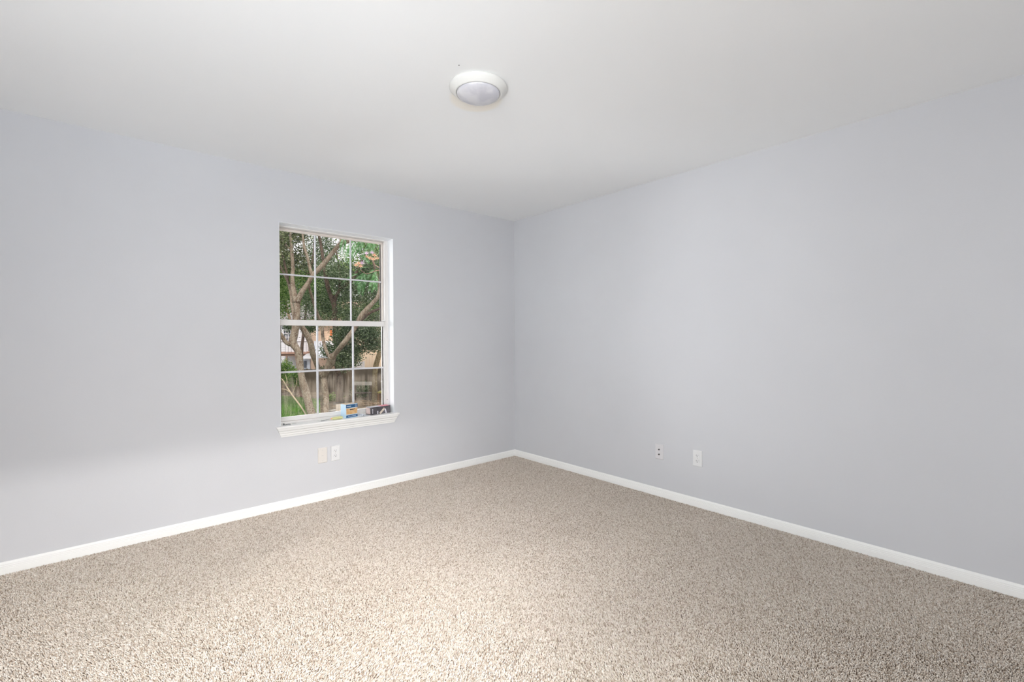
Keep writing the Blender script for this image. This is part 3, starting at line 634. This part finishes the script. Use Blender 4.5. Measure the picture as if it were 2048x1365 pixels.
# mimosa spray close to the house: ferny fronds and two flower heads
DM = 10.5
g = gnd(800, DM)
t = newtree('mimosa_tree', 'mimosa tree with ferny leaves and pink flowers in the upper right pane', 'tree', g)
limb('trunk', [(840, 930, DM+1), (850, 800, DM+1), (842, 690, DM+.6), (815, 600, DM+.3), (785, 555, DM)], DM, [24, 22, 18, 12, 6], bark_light, t, 61)
limb('limb', [(785, 555, DM), (765, 540, DM), (750, 530, DM), (744, 520, DM)], DM, [4, 2.2, 1.5, 1.2], bark_pink, t, 62)
limb('limb', [(765, 540, DM), (748, 543, DM), (733, 548, DM), (719, 538, DM), (715, 534, DM)], DM, [2, 1.5, 1.2, 1.2, 1], bark_pink, t, 63)
limb('limb', [(785, 555, DM), (780, 520, DM), (765, 490, DM), (740, 478, DM)], DM, [4, 3, 2, 1.5], bark_tan, t, 64)
fr_m = leafmat('mimosa_fronds', [(.06, .17, .05), (.11, .27, .09), (.20, .39, .17), (.40, .58, .38)], .5)
def frond(base, d, length, seed):
    rs = random.Random(seed); b = MB(); d = d.normalized(); side = d.cross(Vector((0.2, -.6, 1)).normalized()).normalized()
    nrm = d.cross(side)
    for i in range(16):
        u = i/15; p = base+d*length*(.12+.88*u)+Vector((0, 0, -length*.35*u*u)); L = length*.42*(1-.55*abs(u-.4))
        for s in (-1, 1):
            ax = (side*s+d*.55+Vector((0, 0, -.25))).normalized(); q = ax.cross(nrm).normalized()
            e1 = p+ax*L; wd = L*.10
            b.add([p, p+ax*L*.5+q*wd, e1, p+ax*L*.5-q*wd], [(0, 1, 2, 3)])
    b.tube([base, base+d*length*.5+Vector((0, 0, -length*.09)), base+d*length+Vector((0, 0, -length*.35))], [.003, .002, .001], 5, sub=2)
    return b
rs = random.Random(9)
fl = [(740, 534, -1, .1), (752, 538, -.3, -.6), (760, 535, .8, -.3), (735, 545, -.9, -.6), (728, 545, -.2, -1), (750, 545, .1, -1), (762, 548, .5, -.8), (720, 546, -1, -.2), (742, 530, -.3, .5), (758, 528, .9, .5),
      (738, 480, -1, -.3), (750, 482, -.5, -.8), (762, 486, .2, -.9), (730, 486, -.8, -.7), (766, 500, .3, -1), (745, 474, -.7, .2), (712, 480, -.6, -.9), (724, 478, -.2, -1), (690, 474, -.4, -.8), (770, 515, .6, -.5), (735, 470, .4, -.8), (706, 492, -.2, -.8), (755, 552, -.4, -.8), (742, 550, .3, -.9), (730, 552, -.6, -.6)]
for k, (x, y, dx, dz) in enumerate(fl):
    base = at(x, y, DM+rs.uniform(-.5, .5)); d = RH*dx+Vector((0, 0, dz))+FH*rs.uniform(-.5, .5)
    part(frond(base, d, rs.uniform(.26, .40), k), 'frond', fr_m, t)
pk = leafmat('peach_filaments', [(.92, .56, .36), (.96, .74, .54), (.98, .88, .76)], .35); lk = leafmat('lilac_filaments', [(.85, .66, .85), (.92, .78, .92), (.95, .86, .90)], .35)
for k, (x, y, c_) in enumerate(((733, 508, 1), (744, 507, 1), (749, 512, 0), (740, 518, 0), (747, 520, 0), (733, 515, 0), (754, 518, 0), (717, 528, 0), (724, 528, 1), (712, 532, 0), (721, 534, 0))):
    c = at(x, y, DM-.3+.1*(k % 3)); b = MB()
    for i in range(110):
        a, e = rs.uniform(0, 2*PI), rs.uniform(-.1, 1.45); dd = Vector((math.cos(a)*math.cos(e), math.sin(a)*math.cos(e), math.sin(e))); q = dd.orthogonal().normalized()*.0034
        L = rs.uniform(.05, .09); b.add([c-q, c+q, c+dd*L], [(0, 1, 2)])
    b.cyl(c-Vector((0, 0, .03)), (0, 0, 1), .004, .03, 6, .007)
    part(b, 'flower', lk if c_ else pk, t)

# trees beyond the houses, wide hedge of crowns on both sides for depth
for k, (px, D, lab) in enumerate(((560, 56, 'tall green tree rising behind the white house'), (625, 60, 'dark green tree rising between the white and peach houses'), (690, 57, 'tall dense tree rising behind the peach sided house'), (755, 54, 'broad dark tree behind the cream wall'))):
    t = newtree('background_tree', lab, 'tree', gnd(px, D))
    limb('trunk', [(px, 760, D), (px+1, 690, D), (px-1, 630, D), (px+2, 570, D)], D, [9, 8, 6, 3], bark_dark, t, 70+k, 8)
    top = (500, 512, 520, 500)[k]
    leaves([blob(px, 600, D, 42, 34, 2.5), blob(px-15, 560, D, 30, 26, 2), blob(px+18, 555, D, 26, 26, 2), blob(px, 632, D-1, 40, 14, 2), blob(px, top+26, D, 22, 22, 2)], 9000, .26, 80+k, (lf_bright, lf_oak, lf_oak, lf_oak)[k], t)

for k, (px, D, lab) in enumerate(((150, 52, 'large tree far to the left of the white house'), (300, 46, 'broad crowned tree left of the white house'), (395, 62, 'tree rising behind the left end of the white house'), (892, 58, 'large tree behind the right part of the cream house'), (1010, 51, 'tree beyond the right end of the cream house'))):
    t = newtree('background_tree', lab, 'tree', gnd(px, D)); z = D/FPX
    limb('trunk', [(px, 760, D), (px+1, 690, D), (px-1, 620, D), (px+2, 540, D)], D, [11, 10, 8, 4], bark_dark, t, 170+k, 8)
    leaves([blob(px, 600, D, 62, 52, 3), blob(px-30, 545, D, 44, 44, 3), blob(px+30, 540, D, 44, 44, 3), blob(px, 500, D, 40, 40, 3), blob(px-10, 665, D+1, 60, 24, 2)], 9000, .34, 180+k, (lf_oak, lf_bright, lf_oak, lf_oak, lf_bright)[k], t)
# ---- fence
f0, f1 = at(420, 740, 32), at(1000, 733, 33); f0.z = f1.z = GZ
fl_ = (f1-f0).length; fdir = (f1-f0).normalized(); ang = math.atan2(fdir.y, fdir.x)
t = thing('wooden_fence', 'weathered brown wooden plank fence across the back of the yard', 'fence', (f0.x, f0.y, GZ), ang)
pm = noisy(mat('weathered_planks', rough=.9, spec=.1), (.09, .068, .045), (.22, .175, .125), 1.2, 6, .3, .7, (1, 1, .25)); b = MB(); rs = random.Random(2); x = 0
while x < fl_:
    hh = 1.66+rs.uniform(-.03, .03); wd = .135
    b.box((x, rs.uniform(-.012, .012), .03), (x+wd, .02, hh)); x += wd+.004
part(b, 'plank_panel', pm, t)
b = MB(); b.box((0, .02, .35), (fl_, .06, .44)); part(b, 'rail', pm, t)
b = MB(); b.box((0, .02, 1.25), (fl_, .06, 1.34)); part(b, 'rail', pm, t)
for k in range(int(fl_/2.4)+1):
    b = MB(); b.box((k*2.4, .06, 0), (k*2.4+.09, .15, 1.6)); part(b, 'fence_post', pm, t)

# ---- houses: boxes that face the yard, with their own depth
def hbox(mb, x0, x1, y0, y1, D, depth, m=None):
    """wall block between picture positions at distance D, going depth metres back"""
    A = at(x0, (y0+y1)/2, D); B = at(x1, (y0+y1)/2, D); z1 = at(x0, y0, D).z; z0 = at(x0, y1, D).z
    fd = FH*depth; q = [A, B, B+fd, A+fd]
    mb.add([(p.x, p.y, z0) for p in q]+[(p.x, p.y, z1) for p in q], [(0,3,2,1),(4,5,6,7),(0,1,5,4),(1,2,6,5),(2,3,7,6),(3,0,4,7)], m)
def siding(name, c, step, vert=False):
    m = mat(name, c, .6, spec=.2); t = m.node_tree; b = t.nodes['Principled BSDF']
    tc = N(m, 'ShaderNodeTexCoord'); wv = N(m, 'ShaderNodeTexWave', Scale=1/step/2/PI*PI/1.0); wv.wave_profile = 'SAW'; wv.bands_direction = 'X' if vert else 'Z'
    t.links.new(tc.outputs['Object'], wv.inputs[0])
    bp = N(m, 'ShaderNodeBump', Strength=1, Distance=.03); t.links.new(wv.outputs['Fac'], bp.inputs['Height']); t.links.new(bp.outputs[0], b.inputs['Normal']); return m
def lap(mb, x0, x1, y0, y1, D, step):
    """horizontal lap boards with real overlap"""
    z1 = at(x0, y0, D).z; z0 = at(x0, y1, D).z; A = at(x0, (y0+y1)/2, D); B = at(x1, (y0+y1)/2, D); z = z0
    while z < z1:
        a, c = -FH*.035, -FH*.008
        mb.add([(A.x+a.x, A.y+a.y, z), (B.x+a.x, B.y+a.y, z), (B.x+c.x, B.y+c.y, min(z+step, z1)), (A.x+c.x, A.y+c.y, min(z+step, z1)), (A.x, A.y, z), (B.x, B.y, z)], [(0, 1, 2, 3), (4, 5, 1, 0)]); z += step
gbase = gnd(520, 42)
t = thing('white_house', 'white sided house with an upper deck and railing, behind the fence on the left', 'house', (gbase.x, gbase.y, GZ), absolute=True)
white = mat('white_siding', (.74, .76, .80), .6); trimw = mat('house_trim', (.86, .87, .90), .5)
b = MB(); hbox(b, 380, 616, 640, 799, 42, 8); lap(b, 380, 616, 650, 799, 42, .18); part(b, 'wall', white, t)
b = MB(); A = at(370, 640, 41.4); B = at(622, 640, 41.4); zt = A.z; fd = FH*9
b.add([(A.x, A.y, zt), (B.x, B.y, zt), (B.x+fd.x/2, B.y+fd.y/2, zt+2), (A.x+fd.x/2, A.y+fd.y/2, zt+2), (A.x+fd.x, A.y+fd.y, zt), (B.x+fd.x, B.y+fd.y, zt), (A.x, A.y, zt-.15), (B.x, B.y, zt-.15)],
      [(0, 1, 2, 3), (3, 2, 5, 4), (6, 7, 1, 0), (1, 5, 2), (0, 3, 4), (6, 4, 5, 7)])
part(b, 'roof', noisy(mat('grey_shingles', rough=.9), (.20, .18, .17), (.32, .29, .27), 4, 5), t)
def window_pane(parent, x0, x1, y0, y1, D, nx, ny, glassc=(.10, .11, .14)):
    fr = MB(); hbox(fr, x0-1.6, x1+1.6, y0-1.6, y1+1.6, D-.06, .05); f = part(fr, 'window', trimw, parent)
    g_ = MB(); hbox(g_, x0, x1, y0, y1, D-.09, .03); part(g_, 'pane', mat('house_glass', glassc, .2), f)
    m_ = MB()
    for i in range(1, nx): xx = x0+(x1-x0)*i/nx; hbox(m_, xx-.5, xx+.5, y0, y1, D-.12, .03)
    for j in range(1, ny): yy = y0+(y1-y0)*j/ny; hbox(m_, x0, x1, yy-.5, yy+.5, D-.12, .03)
    part(m_, 'muntins', trimw, f)
window_pane(t, 567.5, 580.5, 661.5, 681, 42, 3, 3)
for x_ in (420, 470, 520): window_pane(t, x_, x_+13, 661.5, 681, 42, 3, 3)
b = MB(); hbox(b, 545, 613, 705, 708.5, 39.6, 2.4); dk = part(b, 'deck', noisy(mat('deck_boards', rough=.9), (.34, .20, .15), (.50, .33, .26), 2, 4), t)
b = MB(); hbox(b, 545, 613, 708.5, 713, 39.7, .1); part(b, 'deck_fascia', mat('brown_fascia', (.24, .16, .12), .9), t)
b = MB(); hbox(b, 545, 613, 683.5, 685, 39.6, .06); part(b, 'handrail', mat('dark_handrail', (.16, .14, .14), .6), t)
for k in range(22):
    x = 570+k*2; b = MB(); hbox(b, x, x+.85, 685, 705, 39.62, .04); part(b, 'baluster', trimw if k % 3 else mat('grey_baluster', (.45, .45, .50), .6), t)
for x in (572, 548, 612):
    b = MB(); hbox(b, x, x+2.2, 713, 795, 39.7, .12); part(b, 'deck_post', mat('post_wood', (.34, .24, .18), .9), t)
# small gabled entry under the deck
b = MB(); A = at(603, 716, 39.2); B = at(623, 716, 39.2); P = at(614, 707.5, 39.2); fd = FH*1.5
b.add([A, B, P, A+fd, B+fd, P+fd], [(0, 1, 2), (3, 5, 4), (0, 2, 5, 3), (1, 4, 5, 2), (0, 3, 4, 1)]); part(b, 'gable', trimw, t)
b = MB(); hbox(b, 603, 623, 716, 718.5, 39.1, 1.6); part(b, 'gable_beam', trimw, t)
b = MB(); hbox(b, 606, 620, 718.5, 799, 39.5, .2); d = part(b, 'door', mat('pale_blue_door', (.60, .68, .78), .5), t)
b = MB(); hbox(b, 608, 612.5, 722, 736, 39.42, .06); part(b, 'door_glass', mat('house_glass', (.10, .12, .15), .2), d)
gbase = gnd(650, 38)
t = thing('peach_house', 'peach lap-sided house with a white porch roof in the middle distance', 'house', (gbase.x, gbase.y, GZ), absolute=True)
peach = mat('peach_siding', (.82, .60, .44), .6); b = MB(); hbox(b, 622, 699, 640, 775, 38, 7); lap(b, 622, 699, 640, 775, 38, .16); part(b, 'wall', peach, t)
b = MB(); A = at(628, 713, 36); B = at(690, 713, 36); C2 = at(690, 682, 38); D2_ = at(628, 682, 38)
b.add([A, B, C2, D2_, A-Vector((0, 0, .15)), B-Vector((0, 0, .15)), C2-Vector((0, 0, .15)), D2_-Vector((0, 0, .15))], [(0, 1, 2, 3), (7, 6, 5, 4), (0, 4, 5, 1), (1, 5, 6, 2), (3, 2, 6, 7), (0, 3, 7, 4)])
part(b, 'porch_roof', mat('white_metal_roof', (.84, .84, .88), .4), t)
b = MB(); hbox(b, 660, 664.5, 660, 672, 37.9, .08); part(b, 'shutter', mat('orange_shutter', (.70, .20, .06), .6), t)
window_pane(t, 666, 672, 660, 673, 38, 2, 2)
b = MB(); A = at(618, 641, 37.4); B = at(703, 641, 37.4); zt = A.z; fd = FH*7.8
b.add([(A.x, A.y, zt), (B.x, B.y, zt), (B.x+fd.x/2, B.y+fd.y/2, zt+1.8), (A.x+fd.x/2, A.y+fd.y/2, zt+1.8), (A.x+fd.x, A.y+fd.y, zt), (B.x+fd.x, B.y+fd.y, zt), (A.x, A.y, zt-.12), (B.x, B.y, zt-.12)],
      [(0, 1, 2, 3), (3, 2, 5, 4), (6, 7, 1, 0), (1, 5, 2), (0, 3, 4), (6, 4, 5, 7)])
part(b, 'roof', noisy(mat('brown_shingles', rough=.9), (.26, .17, .12), (.38, .26, .19), 4, 5), t)
gbase = gnd(760, 36.5)
t = thing('cream_house', 'sunlit cream house wall at the right behind the oak leaves', 'house', (gbase.x, gbase.y, GZ), absolute=True)
b = MB(); hbox(b, 706, 960, 650, 795, 36.5, 8)
part(b, 'wall', mat('cream_siding', (.90, .74, .56), .6), t)
for k in range(24):
    x = 708+k*6; b2 = MB(); hbox(b2, x, x+.7, 650, 795, 36.46, .05); part(b2, 'batten', mat('cream_batten', (.86, .68, .50), .6) if k == 0 else bpy.data.materials['cream_batten'], t)
b = MB(); A = at(704, 650, 36.2); B = at(966, 650, 36.2); zt = A.z
b.add([(A.x, A.y, zt), (B.x, B.y, zt), (B.x+fd.x/2, B.y+fd.y/2, zt+1.6), (A.x+fd.x/2, A.y+fd.y/2, zt+1.6), (A.x+fd.x, A.y+fd.y, zt), (B.x+fd.x, B.y+fd.y, zt), (A.x, A.y, zt-.12), (B.x, B.y, zt-.12)],
      [(0, 1, 2, 3), (3, 2, 5, 4), (6, 7, 1, 0), (1, 5, 2), (0, 3, 4), (6, 4, 5, 7)])
part(b, 'roof', bpy.data.materials['brown_shingles'], t)
# white lattice panel behind the fence
q0 = at(706, 725, 34.3); t = thing('lattice_panel', 'white lattice panel showing above the fence on the right', 'trellis', (q0.x, q0.y, GZ), math.atan2(RH.y, RH.x))
b = MB(); Wl = 22/FPX*34.3; zt = at(706, 724, 34.3).z-GZ; zb = zt-1.3
for k in range(-12, 9):
    for s in (1, -1):
        x0 = k*.13; pts = []
        xa, xb = x0, x0+1.3
        lo, hi = max(0, xa), min(Wl, xb)
        if hi-lo < .05: continue
        za, zb_ = (zb+(lo-xa), zb+(hi-xa)) if s == 1 else (zt-(lo-xa), zt-(hi-xa))
        d_ = Vector((hi-lo, 0, zb_-za)).normalized(); nn = Vector((-d_.z, 0, d_.x))*.02; A = Vector((lo, 0, za)); B = Vector((hi, 0, zb_)); y = Vector((0, .012*s, 0))
        b.add([A-nn+y, B-nn+y, B+nn+y, A+nn+y], [(0, 1, 2, 3)])
part(b, 'lattice', trimw, t)
b = MB(); b.box((-.03, -.03, 0), (.03, .03, zt+.05)); part(b, 'lattice_post', trimw, t)
b = MB(); b.box((Wl-.03, -.03, 0), (Wl+.03, .03, zt+.05)); part(b, 'lattice_post', trimw, t)

# ---- yard clutter
def clutter_loc(px, py): p = gpt(px, py); return (p.x, p.y, GZ)
aR = math.atan2(RH.y, RH.x)
p = gpt(728, 800); dd = (p-CAM).dot(Fv); s_ = dd/FPX
t = thing('bench', 'grey weathered plank bench in front of the fence on the right', 'bench', (p.x, p.y, GZ), aR)
zt = at(728, 764, dd).z-GZ; greyw = noisy(mat('grey_timber', rough=.9), (.34, .33, .29), (.52, .50, .46), 3, 5)
b = MB(); b.box((-20*s_, -.02, zt-.22), (17*s_, .03, zt)); part(b, 'backrest', greyw, t, bevel=.01)
bench_dark = mat('dark_timber', (.11, .08, .06), .9)  # darker tone for seat, posts and legs
b = MB(); b.box((-20*s_, -.45, .42), (17*s_, 0, .47)); part(b, 'seat', bench_dark, t, bevel=.01)
for x in (-18*s_, 15*s_):
    b = MB(); b.box((x-.04, .03, 0), (x+.04, .10, zt-.02)); part(b, 'post', bench_dark, t)
    b = MB(); b.box((x-.04, -.44, 0), (x+.04, -.36, .42)); part(b, 'leg', bench_dark, t)
p = gpt(766, 806); dd = (p-CAM).dot(Fv); s_ = dd/FPX
t = thing('play_table', 'low yellow topped play table beside the leaning tan tree', 'table', (p.x, p.y, GZ), aR+.12)
zt = at(757, 783, dd).z-GZ
yl = mat('yellow_plastic', (.42, .35, .10), .5); b = MB(); b.box((-9*s_, -.3, zt-.09), (22*s_, .4, zt)); part(b, 'table_top', yl, t, bevel=.02)
for x, y in ((-7.5*s_, -.25), (20*s_, -.25), (-7.5*s_, .35), (20*s_, .35)):
    b = MB(); b.box((x-.04, y-.04, 0), (x+.04, y+.04, zt-.12)); part(b, 'leg', mat('brown_timber', (.24, .13, .06), .8), t)
p0 = clutter_loc(766, 800)
t = thing('storage_bin', 'dark blue-grey storage bin with a pale lid behind the yellow play table', 'bin', p0, aR)
b = MB(); b.box((-.30, .8, 0), (.5, 1.3, 1.0)); part(b, 'bin_body', mat('blue_grey_plastic', (.10, .11, .16), .5), t, bevel=.03)
b = MB(); b.box((-.34, .76, 1.0), (.54, 1.34, 1.10)); part(b, 'lid', mat('pale_plastic', (.58, .60, .55), .5), t, bevel=.02)
# concrete pavers and blocks
conc = noisy(mat('concrete', rough=.9), (.42, .40, .37), (.62, .59, .54), 5, 6)
p = gpt(679, 826); b = MB(); b.box((-.17, -.12, 0), (.17, .12, .42)); b2 = thing('concrete_block', 'upright beige concrete block on the ground left of the blue carton', 'block', (p.x, p.y, GZ), aR+.4)
part(b, 'block_body', noisy(mat('beige_concrete', rough=.9), (.56, .50, .42), (.70, .64, .56), 6, 6), b2, bevel=.015)
for k, (x, y, r, lab) in enumerate(((668, 824, -.5, 'grey paver slab tilted on the ground, nearest the beige block'), (669, 839, .2, 'grey paver slab lying flat just right of the speckled trunk foot'))):
    p = gpt(x, y); o = thing('paver', lab, 'paver', (p.x, p.y, GZ), aR+r)
    b = MB(); b.box((-.32, -.2, .0), (.32, .2, .07)); b.v = [(vx, vy, vz+(.14*max(0, vx+.32) if k == 0 else 0)) for vx, vy, vz in b.v]; part(b, 'slab', conc, o, bevel=.01)
# brush pile
p = gpt(726, 812); b = MB(); rs = random.Random(12)
for k in range(130):
    c = Vector((p.x, p.y, GZ))+RH*rs.gauss(0, .55)+FH*rs.gauss(0, .3); a = rs.uniform(-.5, .5); L = rs.uniform(.25, .7)
    d_ = RH*math.cos(a)+FH*math.sin(a)+Vector((0, 0, rs.uniform(-.12, .2))); h0 = abs(rs.gauss(.06, .08))
    b.tube([c-d_*L/2+Vector((0, 0, h0)), c+Vector((0, 0, h0+.03)), c+d_*L/2+Vector((0, 0, h0))], [.012, .013, .008], 5, sub=1)
tag(b.build('brush_pile', noisy(mat('dead_sticks', rough=.9), (.24, .16, .09), (.48, .37, .24), 9, 4)), 'low pile of brown dead sticks in the yard behind the black box', 'brush pile', kind='stuff')
# fallen bare branch
gB = gpt(616, 840); dd = (gB-CAM).dot(Fv)
t = newtree('bare_branch', 'bare pale branch propped diagonally over the lawn at the lower left', 'branch', gB)
limb('main_stem', [(618, 842, dd), (606, 820, dd+.3), (593, 802, dd+.5), (582, 787, dd+.7), (573, 773, dd+.9), (566, 761, dd+1), (556, 752, dd+1.1)], dd, [3.2, 3, 3, 2.8, 2.4, 1.8, 1.2], twig_m, t, 91, 7)
limb('twig', [(582, 787, dd+.7), (572, 780, dd+.6), (562, 778, dd+.5), (550, 774, dd+.5)], dd, [2, 1.6, 1.3, 1], twig_m, t, 92, 6)
limb('twig', [(585, 789, dd+.6), (589, 778, dd+.5), (593, 768, dd+.4), (594, 756, dd+.4)], dd, [1.6, 1.2, 1, .8], twig_m, t, 93, 6)
limb('twig', [(573, 773, dd+.9), (574, 762, dd+.9), (571, 750, dd+.9)], dd, [1.2, 1, .8], twig_m, t, 94, 6)
# shrubs along the fence
for k, (x, y, D, rx, ry, n_, m_, lab) in enumerate(((570, 738, 30.5, 15, 16, 2600, lf_bright, 'leafy green shrub over the fence at the far left'), (590, 752, 29.5, 10, 14, 1600, lf_bright, 'bright leafy sapling beside the slim reddish trunk'), (668, 800, 28, 15, 9, 1600, lf_bright, 'low green shrub right of the speckled trunk foot'), (722, 779, 29.6, 15, 10, 2200, lf_oak, 'dark low shrub under the grey plank bench'), (650, 740, 33.5, 16, 4, 900, lf_oak, 'dark vine trailing along the fence top'))):
    g = gnd(x, D); t = newtree('shrub', lab, 'shrub', g)
    leaves([blob(x, y, D, rx, ry, .5), blob(x-4, y+8, D, rx*.8, ry, .5)], n_, .10, 100+k, m_, t)
    limb('stem', [(x, 677+FPX*3.78/D, D), (x+1, y+8, D), (x-1, y, D)], D, [2.5, 2, 1], bark_dark, t, 110+k, 6)
